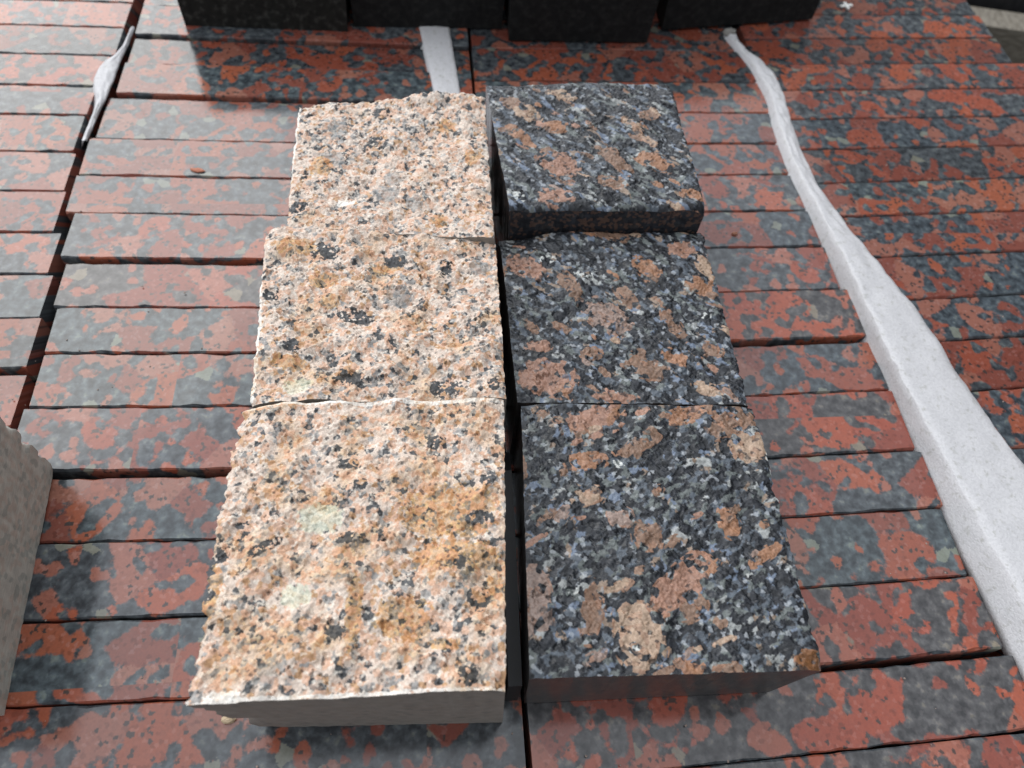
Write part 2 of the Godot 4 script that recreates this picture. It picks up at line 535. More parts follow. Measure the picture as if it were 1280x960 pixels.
func make_blocks() -> void:
	var rng := RandomNumberGenerator.new()
	rng.seed = 314
	for i in 4096:
		seed_x.append(rng.randf())
		seed_y.append(rng.randf())
		tilt_x.append(rng.randf_range(-1.0, 1.0))
		tilt_y.append(rng.randf_range(-1.0, 1.0))
		step_y.append(rng.randf_range(-0.5, 0.5))
	var lt := stone_material(light_tex, 0.62)
	var dt := stone_material(dark_tex, 0.27, 0.38)
	var ls := stone_material(sawn_texture(Vector3(0.215, 0.195, 0.172), Vector3(0.11, 0.105, 0.10), Vector3(0.215, 0.18, 0.15), 61, 0.06), 0.7)  # pale sawn sides, base darkened in place of shade on the front faces
	var ds := stone_material(sawn_texture(Vector3(0.034, 0.030, 0.029), Vector3(0.012, 0.012, 0.014), Vector3(0.10, 0.058, 0.038), 65, 0.3, 0.15), 0.28, 0.42)
	var group := "rough topped granite sample blocks"
	# pink row, front to back
	var at := Vector2(-22, -89)
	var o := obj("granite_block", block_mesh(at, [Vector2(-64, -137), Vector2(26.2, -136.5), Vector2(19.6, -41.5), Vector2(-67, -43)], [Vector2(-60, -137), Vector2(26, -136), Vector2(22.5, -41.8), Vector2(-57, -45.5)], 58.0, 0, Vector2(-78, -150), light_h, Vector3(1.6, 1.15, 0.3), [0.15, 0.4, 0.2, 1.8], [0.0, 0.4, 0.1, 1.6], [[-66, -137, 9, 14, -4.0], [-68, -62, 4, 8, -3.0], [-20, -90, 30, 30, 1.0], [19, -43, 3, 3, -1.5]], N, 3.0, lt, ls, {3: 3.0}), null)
	o.position = Vector3(at.x, 0, at.y) * MM
	tag(o, "pink granite paving block nearest the camera, with large rust orange stains", "paving stone", group)
	at = Vector2(-17, -181)
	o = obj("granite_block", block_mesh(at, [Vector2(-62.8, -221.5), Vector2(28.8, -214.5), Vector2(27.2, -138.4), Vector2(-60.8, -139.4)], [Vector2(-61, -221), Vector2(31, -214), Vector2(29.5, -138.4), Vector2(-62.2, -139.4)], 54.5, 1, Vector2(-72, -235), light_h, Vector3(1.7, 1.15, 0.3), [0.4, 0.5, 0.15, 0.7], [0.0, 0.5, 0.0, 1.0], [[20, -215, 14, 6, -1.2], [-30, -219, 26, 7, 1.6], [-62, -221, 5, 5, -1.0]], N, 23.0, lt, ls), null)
	o.position = Vector3(at.x, 0, at.y) * MM
	tag(o, "pink granite paving block in the middle of the pale row", "paving stone", group)
	at = Vector2(-14, -260)
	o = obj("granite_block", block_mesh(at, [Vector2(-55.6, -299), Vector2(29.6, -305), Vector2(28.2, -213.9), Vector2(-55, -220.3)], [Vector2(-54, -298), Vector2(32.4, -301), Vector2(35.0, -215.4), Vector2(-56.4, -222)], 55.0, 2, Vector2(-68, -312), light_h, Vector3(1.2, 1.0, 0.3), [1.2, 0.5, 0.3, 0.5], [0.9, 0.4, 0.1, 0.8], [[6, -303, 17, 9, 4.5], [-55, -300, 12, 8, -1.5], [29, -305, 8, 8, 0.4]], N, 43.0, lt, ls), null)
	o.position = Vector3(at.x, 0, at.y) * MM
	tag(o, "palest pink granite paving block, farthest of its row, with a humped back edge", "paving stone", group)
	# dark row, front to back
	at = Vector2(76, -95)
	o = obj("granite_block", block_mesh(at, [Vector2(34, -144.0), Vector2(123, -139.8), Vector2(120.8, -43.8), Vector2(28.0, -46.9)], [Vector2(34.5, -143), Vector2(121, -139), Vector2(119.0, -45.4), Vector2(30.5, -47.4)], 42.4, 0, Vector2(22, -150), dark_h, Vector3(0.8, 0.85, 0.35), [0.08, 0.9, 0.2, 0.15], [0.0, 0.8, 0.2, 0.2], [[124, -44, 8, 4, -2.0], [34, -143, 6, 10, -2.0], [122, -140, 5, 8, -1.5]], N, 63.0, dt, ds), null)
	o.position = Vector3(at.x, 0, at.y) * MM
	tag(o, "dark blue grey granite paving block nearest the camera, with large brown feldspar crystals", "paving stone", group)
	at = Vector2(77, -187)
	o = obj("granite_block", block_mesh(at, [Vector2(32, -231), Vector2(123.6, -231), Vector2(121.6, -140.4), Vector2(32.6, -144.6)], [Vector2(32.5, -230.5), Vector2(122, -230.5), Vector2(121, -140.6), Vector2(33, -144.8)], 42.0, 1, Vector2(24, -238), dark_h, Vector3(0.9, 0.85, 0.35), [0.5, 0.9, 0.08, 0.15], [0.5, 0.8, 0.0, 0.2], [[33, -231, 16, 8, -4.5], [122, -141, 4, 8, -1.0]], N, 83.0, dt, ds), null)
	o.position = Vector3(at.x, 0, at.y) * MM
	tag(o, "dark granite paving block between the two other dark blocks", "paving stone", group)
	at = Vector2(77, -275)
	var shiny := stone_material(sawn_texture(Vector3(0.030, 0.031, 0.036), Vector3(0.010, 0.010, 0.012), Vector3(0.20, 0.105, 0.065), 68, 0.3), 0.12, 0.45)
	shiny.uv1_scale = Vector3(1.6, 1.6, 1)
	o = obj("granite_block", block_mesh(at, [Vector2(30.6, -315.2), Vector2(122.6, -319), Vector2(121.6, -232.4), Vector2(35.6, -232.4)], [Vector2(33, -315), Vector2(121.5, -318), Vector2(120.5, -232), Vector2(38.5, -232)], 54.5, 2, Vector2(22, -324), dark_h, Vector3(0.8, 0.75, 0.32), [0.3, 0.5, 0.1, 0.15], [0.4, 0.8, 2.0, 0.2], [[122, -232, 4, 4, -1.5]], N, 103.0, dt, shiny), null)
	o.position = Vector3(at.x, 0, at.y) * MM
	tag(o, "farthest dark granite paving block of its row, with a polished front face", "paving stone", group)
	# the pale block whose sawn side comes into view at the left, lightened for missing bounce light
	at = Vector2(-190, -100)
	o = obj("granite_block", block_mesh(at, [Vector2(-236, -144), Vector2(-145.8, -146.5), Vector2(-140.8, -54), Vector2(-232, -52)], [Vector2(-235, -143), Vector2(-146.2, -145.6), Vector2(-141.0, -55), Vector2(-231, -53)], 57.0, 2, Vector2(-242, -150), light_h, Vector3(1.2, 0.7, 0.95), [3.0, 0.4, 0.4, 0.6], [1.0, 0.8, 0.4, 0.6], [], 120, 123.0, lt, stone_material(sawn_texture(Vector3(0.48, 0.465, 0.415), Vector3(0.18, 0.21, 0.20), Vector3(0.46, 0.33, 0.26), 71, 0.2), 0.6), {1: 1.6}), null)
	o.position = Vector3(at.x, 0, at.y) * MM
	tag(o, "granite block at the left edge, its smooth greyish sawn side and chipped corner in view", "paving stone")


func make_black_row() -> void:
	var blank := PackedByteArray()
	blank.resize(TILE * TILE * 3)
	blank.fill(150)
	var m := stone_material(sawn_texture(Vector3(0.011, 0.0112, 0.0118), Vector3(0.007, 0.007, 0.007), Vector3(0.016, 0.016, 0.015), 81, 0.3, 0.12), 0.7, 0.3)
	var dusty := stone_material(sawn_texture(Vector3(0.016, 0.016, 0.0145), Vector3(0.008, 0.008, 0.008), Vector3(0.022, 0.021, 0.019), 85, 0.3, 0.45), 0.75, 0.3)
	var rows := [
		[-140.0, -42.0, -441.0, -438.5, 1.0, "leftmost black granite block of the far row, with a pale dusty smear on its face"],
		[-40.5, 53.5, -444.5, -446.0, 0.6, "second black granite block from the left, above the short foam strip"],
		[55.0, 146.0, -434.5, -435.5, 0.6, "third black granite block from the left in the far row, furthest forward"],
		[156.0, 266.0, -449.0, -458.0, 0.8, "rightmost black granite block of the far row, with a rounded right end"]]
	for k in 4:
		var r: Array = rows[k]
		var at := Vector2((r[0] + r[1]) / 2.0, r[2] - 46.0)
		var right: float = r[1]
		var skew := 4.0 if k == 3 else 0.0
		var top := [Vector2(r[0] + 1, r[2] - 95), Vector2(right + 2, r[3] - 95), Vector2(right + skew, r[3] - 4.0 * skew), Vector2(r[0] - 2, r[2])]
		var low := [Vector2(r[0] + 1, r[2] - 95), Vector2(right, r[3] - 95), Vector2(right - 2, r[3] - 2.0 * skew), Vector2(r[0], r[2] + 0.5)]
		var o := obj("black_granite_block", block_mesh(at, top, low, 58.0, 0, Vector2(at.x - 55, at.y - 55), blank, Vector3(0.8, 0.5, 0.3), [0.6, 0.6, 0.35, 0.5], [0.8, 0.8, 0.6, 0.8], [], 90, 200.0 + 20.0 * k, dusty if k == 0 else m, dusty if k == 0 else m), null)
		o.position = Vector3(at.x, 1.8 if k == 3 else 0.9, at.y) * MM
		tag(o, r[5], "paving stone", "black granite blocks in a row at the back")


# ---------------------------------------------------------------- the stack of red granite bricks

func make_red_texture() -> ImageTexture:
	var w := 1024
	var h := 512
	var big := grains(w, h, 46.0, 31, 22.0)
	var seam := borders(w, h, 46.0, 31, 22.0)
	var small := grains(w, h, 13.0, 32, 7.0)
	var speck := grains(w, h, 3.2, 33, 2.0)
	var cl := clouds(w, h, 90.0, 34, 3)
	var fine := clouds(w, h, 3.0, 35, 3)
	var mid := clouds(w, h, 16.0, 36, 4)
	var buf := PackedByteArray()
	buf.resize(w * h * 3)
	var rng := RandomNumberGenerator.new()
	rng.seed = 99
	var lut := []
	for i in 256:
		lut.append(rng.randf())
	var mask := PackedByteArray()
	mask.resize(w * h)
	for i in w * h:
		var v: float = lut[big[i]]
		var t: float = lut[small[i]]
		var share := clampf((0.53 - v - (cl[i] - 128) / 128.0 * 0.24) * 20.0 + 0.5, 0.0, 1.0)
		if seam[i] < 14 and t > 0.3:
			share *= 0.3
		if t < 0.10 or (t > 0.92 and v < 0.85):
			share = 1.0 - share
		mask[i] = int(share * 255.0)
	var soft := Image.create_from_data(w, h, false, Image.FORMAT_L8, mask)
	soft.resize(w / 4, h / 4, Image.INTERPOLATE_LANCZOS)
	soft.resize(w, h, Image.INTERPOLATE_CUBIC)
	mask = soft.get_data()
	for i in w * h:
		var v: float = lut[big[i]]
		var t: float = lut[small[i]]
		var u: float = lut[speck[i]]
		var md := mid[i] / 255.0
		var q := fposmod(v * 7.3, 1.0)
		var red := Vector3(0.31, 0.078, 0.038)
		if q < 0.25:
			red = Vector3(0.21, 0.054, 0.035)
		elif q < 0.45:
			red = Vector3(0.29, 0.105, 0.070)
		elif q < 0.70:
			red = Vector3(0.28, 0.066, 0.036)
		red = red.lerp(Vector3(0.15, 0.046, 0.033), clampf((md - 0.6) * 2.0, 0.0, 0.65))
		if u < 0.04:
			red = Vector3(0.06, 0.035, 0.03)
		elif u < 0.14:
			red *= 0.76
		elif u > 0.92:
			red = red * 1.05 + Vector3(0.03, 0.03, 0.03)
		var grey := Vector3(0.026, 0.031, 0.037).lerp(Vector3(0.092, 0.106, 0.116), clampf(md * 1.6 - 0.32 + 0.25 * (t - 0.5), 0.0, 1.0)).lerp(Vector3(0.17, 0.175, 0.145), clampf(md * 4.0 - 2.8, 0.0, 0.6)) * (0.78 + 0.44 * u)
		if t > 0.86 and t < 0.92:
			grey = grey.lerp(Vector3(0.25, 0.245, 0.185), 0.65)
		var share := clampf((mask[i] / 255.0 - 0.5 + (fine[i] / 255.0 - 0.5) * 0.45 + (u - 0.5) * 0.25) * 2.9 + 0.5, 0.0, 1.0)
		var c := grey.lerp(red, share)
		c *= 0.74 + 0.30 * fine[i] / 255.0 + 0.22 * md
		c = c.lerp(Vector3(0.20, 0.195, 0.19), 0.02 + 0.10 * u * cl[i] / 255.0)
		put_rgb(buf, i * 3, c.x, c.y, c.z)
	return texture_of(w, h, buf)


func smudge_texture() -> ImageTexture:
	var w := 512
	var a := clouds(w, w, 60.0, 51, 4)
	var b := clouds(w, w, 7.0, 52, 3)
	var buf := PackedByteArray()
	buf.resize(w * w * 3)
	for i in w * w:
		var v := clampi(int(16 + 0.10 * a[i] + 0.07 * b[i]), 0, 255)
		buf[i * 3] = v
		buf[i * 3 + 1] = v
		buf[i * 3 + 2] = v
	return texture_of(w, w, buf)


# a brick between two joints; quad: back left, back right, front right, front left as (x, z) in millimetres
func brick_mesh(quad: Array, at: Vector2, lift: float, deep: float, tex_at: Vector2, flip: Vector2, sd: float, top_mat: Material, side_mat: Material) -> ArrayMesh:
	var segs := 36
	var rows := []
	var along: float = (quad[1] - quad[0]).length()
	var stops := [0.0, 0.5 / along, 1.6 / along]
	for k in range(1, segs):
		stops.append(1.6 / along + (1.0 - 3.2 / along) * k / segs)
	stops.append_array([1.0 - 1.6 / along, 1.0 - 0.5 / along, 1.0])
	var count := stops.size()
	for k in count:
		var u: float = stops[k]
		var back: Vector2 = (quad[0] as Vector2).lerp(quad[1], u)
		var front: Vector2 = (quad[3] as Vector2).lerp(quad[2], u)
		var x := u * along
		var end := minf(x, along - x)
		var drop := 0.03 * exp(-end / 0.5)
		var eb := 0.42 * ragged(x, sd) + 0.9 * drop
		var ef := 0.42 * ragged(x, sd + 4.0) + 0.9 * drop
		var bev := 0.35 + 0.5 * ragged(x, sd + 8.0)
		var bvf := 0.35 + 0.5 * ragged(x, sd + 12.0)
		var y := lift - drop + 0.05 * fbm.get_noise_2d(x / 20.0, sd)
		rows.append([
			Vector3(back.x, -deep, back.y), Vector3(back.x, y - bev - 0.2, back.y + eb), Vector3(back.x, y, back.y + eb + bev),
			Vector3(front.x, y, front.y - ef - bvf), Vector3(front.x, y - bvf - 0.2, front.y - ef), Vector3(front.x, -deep, front.y)])
	var mesh := ArrayMesh.new()
	for part in 2:
		var st := SurfaceTool.new()
		st.begin(Mesh.PRIMITIVE_TRIANGLES)
		var bands: Array = [[2, 3]] if part == 0 else [[0, 1], [1, 2], [3, 4], [4, 5]]
		for band in bands:
			st.set_smooth_group(-1)
			for k in count - 1:
				for c in [[0, 0], [1, 0], [1, 1], [0, 0], [1, 1], [0, 1]]:
					var p: Vector3 = rows[k + c[0]][band[c[1]]]
					brick_vertex(st, p, at, tex_at, flip)
		if part == 1:
			for side in 2:
				var r: Array = rows[0 if side == 0 else count - 1]
				for t in [[0, 1, 5], [1, 4, 5], [1, 2, 4], [2, 3, 4]]:
					for q in (t if side == 1 else [t[0], t[2], t[1]]):
						brick_vertex(st, r[q], at, tex_at, flip)
		st.generate_normals()
		st.commit(mesh)
		mesh.surface_set_material(part, top_mat if part == 0 else side_mat)
	return mesh


func brick_vertex(st: SurfaceTool, p: Vector3, at: Vector2, tex_at: Vector2, flip: Vector2) -> void:
	var l := Vector2(p.x - at.x, p.z - at.y)
	st.set_uv(tex_at + Vector2(l.x * flip.x / 400.0, (l.y - minf(p.y, 0.0) * 0.9) * flip.y / 200.0))
	st.add_vertex(Vector3(l.x, p.y, l.y) * MM)


func make_pavement() -> void:
	var tex := make_red_texture()
	var top := stone_material(tex, 1.0, 0.55)
	top.roughness_texture = smudge_texture()
	top.roughness_texture_channel = BaseMaterial3D.TEXTURE_CHANNEL_RED
	top.uv1_scale = Vector3.ONE
	var side := stone_material(tex, 0.75, 0.4)
	var tops := [top]
	for tint in [Color(0.92, 0.95, 0.97), Color(1.0, 0.93, 0.90), Color(0.88, 0.88, 0.88), Color(0.96, 1.0, 1.0)]:
		var other: StandardMaterial3D = top.duplicate()
		other.albedo_color = tint
		tops.append(other)
	var bed := Node3D.new()
	bed.name = "pavement"
	bed.set_meta("kind", "structure")
	bed.set_meta("label", "stack of polished red and grey granite bricks laid in four columns")
	add_child(bed)
	var rng := RandomNumberGenerator.new()
	rng.seed = 4
	# columns: z of the joints at x = ref, slope of the joints, x of the ends (per brick where they differ), joints that stand open
	var columns := [
		{"z": [-540, -515, -489, -464, -438, -410.5, -382.5, -358, -329, -300, -272, -246, -220, -192.5, -165, -137, -109, -81, -53, -25, 3, 32], "ref": -185.0, "slope": 0.004, "x0": -362.0, "x1": [-176, -175, -175, -175, -175, -175, -179, -180, -178, -176.5, -172.5, -170, -168.5, -168, -169, -169, -169, -168, -168, -168, -168], "wide": [-329.0, -300.0, -192.5]},
		{"z": [-552, -525, -493, -461, -429.5, -403.5, -374.5, -339, -310.5, -283.5, -253.5, -225.5, -200, -172.5, -142.5, -114, -85, -57, -28, 1, 31], "ref": -120.0, "slope": 0.02, "x0": [-170, -169, -168, -167.5, -167, -167.5, -171, -173.5, -174, -168.5, -166, -163.5, -163, -164, -165, -165, -165, -165, -165, -165, -165], "x1": 29.6, "wide": [-429.5, -374.5, -339.0, -253.5, -142.5, -114.0]},
		{"z": [-552, -523, -492, -461, -430, -398, -368.5, -341, -315, -286.5, -260.5, -231, -200.5, -171, -139.5, -112, -82.5, -53.5, -25.5, 3, 32], "ref": 180.0, "slope": -0.02, "x0": 31.6, "x1": [207, 207, 207, 206, 208, 209, 209, 209, 206, 207, 208, 211, 212.5, 212.5, 214.5, 212.5, 214, 218, 219, 220, 221], "wide": [-430.0, -200.5, -112.0, -53.5]},
		{"z": [-557, -530, -503, -476, -449, -421, -394.5, -367, -340, -312, -285.5, -256, -227, -201, -172, -141, -112, -84, -55, -26, 3, 32], "ref": 300.0, "slope": -0.045, "x0": [212, 212, 212, 212, 212, 212, 212, 212, 212, 212, 212.5, 213, 214.5, 216.5, 218.5, 220, 222.5, 225.5, 228, 231, 234], "x1": [391, 391, 392, 393, 394, 402, 400, 398, 397, 397, 397, 397, 397, 397, 397, 397, 397, 397, 397, 397, 397, 397], "wide": [-421.0, -312.0, -256.0, -172.0]}]
	for c in columns:
		var zs: Array = c.z
		for k in zs.size() - 1:
			var x0: float = c.x0[k] if c.x0 is Array else c.x0
			var x1: float = c.x1[k] if c.x1 is Array else c.x1
			var gb := 0.16
			var gf := 0.16
			var lift := rng.randf_range(-0.25, 0.25)
			if zs[k] in c.wide:
				gb = 1.5
				lift -= 0.8
			if zs[k + 1] in c.wide:
				gf = 0.5
				lift += 0.9
			var zb: float = zs[k] + gb
			var zf: float = zs[k + 1] - gf
			var sl: float = c.slope
			var ref: float = c.ref
			var tw := rng.randf_range(-0.003, 0.003)
			var q := [Vector2(x0, zb + (x0 - ref) * sl), Vector2(x1, zb + (x1 - ref) * sl), Vector2(x1 + rng.randf_range(-0.4, 0.4), zf + (x1 - ref) * (sl + tw)), Vector2(x0 + rng.randf_range(-0.4, 0.4), zf + (x0 - ref) * (sl + tw))]
			var at := Vector2((x0 + x1) / 2.0, (zb + zf) / 2.0)
			var flip := Vector2(1 if rng.randf() < 0.5 else -1, 1 if rng.randf() < 0.5 else -1)
			var o := obj("brick", brick_mesh(q, at, lift, 60.0, Vector2(rng.randf(), rng.randf()), flip, rng.randf() * 90.0, tops[rng.randi() % 5], side), null, bed)
			o.position = Vector3(at.x, 0, at.y) * MM


# ---------------------------------------------------------------- foam

func foam_material() -> StandardMaterial3D:
	var m := StandardMaterial3D.new()
	var w := 512
	var a := grains(w, w, 6.0, 91, 3.0)
	var b := clouds(w, w, 40.0, 92, 4)
	var f := clouds(w, w, 3.0, 93, 2)
	var buf := PackedByteArray()
	buf.resize(w * w * 3)
	var hb := PackedByteArray()
	hb.resize(w * w * 3)
	for i in w * w:
		var d := clampf((b[i] - 165) / 60.0, 0.0, 1.0)
		var v := (0.47 + 0.08 * a[i] / 255.0 + 0.07 * f[i] / 255.0) * (1.0 - 0.22 * d)
		put_rgb(buf, i * 3, v, v * 0.985, v * (1.0 - 0.05 * d))
		hb[i * 3] = int(0.7 * a[i] + 0.3 * f[i])
	m.albedo_texture = texture_of(w, w, buf)
	m.heightmap_enabled = true
	m.heightmap_texture = texture_of(w, w, hb)
	m.heightmap_scale = 0.009
	m.roughness = 0.5
	m.rim_enabled = true
	m.rim = 0.2
	return m


# stations: z, x left, x ridge, height of ridge, x right, height of right edge; a sheet folded over the ridge
func strip_mesh(stations: Array, sd: float, wobble: float) -> ArrayMesh:
	var st := SurfaceTool.new()
	st.begin(Mesh.PRIMITIVE_TRIANGLES)
	st.set_smooth_group(0)
	var lines := []
	var per := 9
	for k in stations.size() - 1:
		for s in per + (1 if k == stations.size() - 2 else 0):
			var t := float(s) / per
			var v := []
			for e in 6:
				var p0: float = stations[maxi(k - 1, 0)][e]
				var p3: float = stations[mini(k + 2, stations.size() - 1)][e]
				v.append(cubic_interpolate(stations[k][e], stations[k + 1][e], p0, p3, t) if e > 0 else lerpf(stations[k][0], stations[k + 1][0], t))
			var line := []
			var z: float = v[0]
			var ridge := Vector2(v[2], v[3])
			var left := Vector2(v[1] - 3.0, -6.0)
			var right := Vector2(v[4], v[5])
			for q in 5:
				line.append(left.lerp(ridge - Vector2(0.15, 0.6), q / 4.0))
			for q in 11:
				var p := (ridge + Vector2(0.5, 0)).lerp(right, q / 10.0)
				p.y += 0.5 * sin(PI * q / 10.0)
				line.append(p)
			line.append(right + Vector2(0.2, -0.7))
			line.append(right + Vector2(-0.1, -minf(1.5, right.y - 0.05)))
			line.append(Vector2((left.x + right.x) / 2.0, 0.25))
			var out := []
			for q in line.size():
				var p: Vector2 = line[q]
				var n := wobble * (fbm.get_noise_3d(z / 13.0, q * 0.22, sd) + 0.5 * fbm.get_noise_3d(z / 4.0, q * 0.5, sd + 3.0))
				var flat := clampf(p.y / 2.0, 0.0, 1.0)
				out.append(Vector3(p.x + n * 0.6, p.y + n * flat, z))
			lines.append(out)
	var m: int = lines[0].size()
	for k in lines.size() - 1:
		for q in m:
			for c in [[0, 0], [0, 1], [1, 1], [0, 0], [1, 1], [1, 0]]:
				var p: Vector3 = lines[k + c[0]][(q + c[1]) % m]
				st.set_uv(Vector2((p.x + p.y) / 60.0, p.z / 60.0))
				st.add_vertex(p * MM)
	for e in [0, lines.size() - 1]:
		for q in range(1, m - 1):
			for id in ([0, q + 1, q] if e == 0 else [0, q, q + 1]):
				var p: Vector3 = lines[e][id]
				st.set_smooth_group(-1)
				st.set_uv(Vector2(p.x, p.y) / 60.0)
				st.add_vertex(p * MM)
	st.generate_normals()
	return st.commit()


func make_foam() -> void:
	var m := foam_material()
	var o := obj("foam_strip", strip_mesh([
		[-447, 197.0, 199.5, 3.0, 205.0, 1.8], [-430, 202.0, 203.5, 3.2, 208.0, 2.0], [-413, 206.0, 208.0, 3.4, 217.0, 2.6], [-395, 207.6, 210.0, 3.6, 219.6, 2.4], [-377, 208.4, 211.0, 3.8, 219.6, 2.2], [-358, 205.6, 208.5, 4.2, 217.8, 2.2], [-320, 204.6, 207.5, 5.0, 216.4, 2.4],
		[-283, 207.6, 209.6, 6.0, 221.5, 2.6], [-248, 210.4, 212.0, 7.0, 231.5, 2.8], [-210, 212.3, 212.8, 7.6, 242.0, 2.8], [-171, 214.8, 214.6, 8.0, 248.0, 3.0], [-131, 216.4, 219.0, 7.4, 257.0, 2.4], [-95, 218.6, 222.5, 7.2, 268.0, 2.4], [-55, 221.8, 227.0, 7.2, 281.0, 2.4], [-15, 225.0, 232.0, 7.2, 293.0, 2.4], [35, 229.0, 237.0, 7.2, 306.0, 2.4]], 7.0, 0.6), m)
	tag(o, "long white packing foam strip folded over the joint right of the dark blocks", "foam strip")
	o = obj("foam_strip", strip_mesh([[-470, -5.0, -4.0, 1.6, 16.0, 1.3], [-444, -1.0, 0.0, 1.6, 18.2, 1.3], [-415, 2.8, 3.6, 1.7, 20.2, 1.3], [-386, 6.2, 7.0, 1.8, 22.2, 1.3], [-355, 9.0, 10.0, 1.8, 24.0, 1.3], [-325, 11.0, 12.0, 1.8, 26.0, 1.3]], 17.0, 0.25), m)
	tag(o, "short flat grey white foam strip between the black blocks and the palest pink block", "foam strip")
	o = obj("foam_strip", strip_mesh([[-437, -171.0, -170.4, 1.6, -168.6, 1.0], [-420, -172.2, -171.4, 1.8, -169.4, 1.0], [-409, -175.5, -174.0, 2.2, -170.0, 1.2], [-403, -180.0, -177.5, 2.6, -170.4, 1.4], [-393, -183.6, -180.0, 2.6, -170.6, 1.4], [-381, -182.2, -179.0, 2.4, -171.0, 1.4], [-370, -178.0, -176.0, 2.0, -171.8, 1.2], [-358, -176.4, -175.4, 1.8, -173.0, 1.0], [-345, -176.6, -175.8, 1.4, -173.8, 0.8], [-337, -176.6, -175.9, 0.8, -174.6, 0.5]], 27.0, 0.35), m)
	tag(o, "torn scrap of white foam stuck in the joint at the upper left", "foam scrap")


# ---------------------------------------------------------------- small things

func chip_mesh(size: Vector3, sd: int) -> ArrayMesh:
	var rng := RandomNumberGenerator.new()
	rng.seed = sd
	var st := SurfaceTool.new()
	st.begin(Mesh.PRIMITIVE_TRIANGLES)
	st.set_smooth_group(-1)
	var rings := []
	for r in 4:
		var ring := []
		for k in 9:
			var a := TAU * k / 9.0
			var f: float = [0.8, 1.0, 0.75, 0.25][r] * rng.randf_range(0.75, 1.15)
			ring.append(Vector3(cos(a) * size.x * f, size.y * [0.0, 0.35, 0.8, 1.0][r] * rng.randf_range(0.9, 1.1), sin(a) * size.z * f) * MM)
		rings.append(ring)
	for r in 3:
		for k in 9:
			for c in [[0, 0], [1, 0], [1, 1], [0, 0], [1, 1], [0, 1]]:
				st.set_uv(Vector2(k + c[1], r + c[0]) * 0.01)
				st.add_vertex(rings[r + c[0]][(k + c[1]) % 9])
	for k in range(1, 8):
		for q in [0, k + 1, k]:
			st.set_uv(Vector2(q, 3) * 0.01)
			st.add_vertex(rings[3][q])
	st.generate_normals()
	return st.commit()


func plain(c: Color, rough := 0.7) -> StandardMaterial3D:
	var m := StandardMaterial3D.new()
	m.albedo_color = c.linear_to_srgb()
	m.roughness = rough
	return m


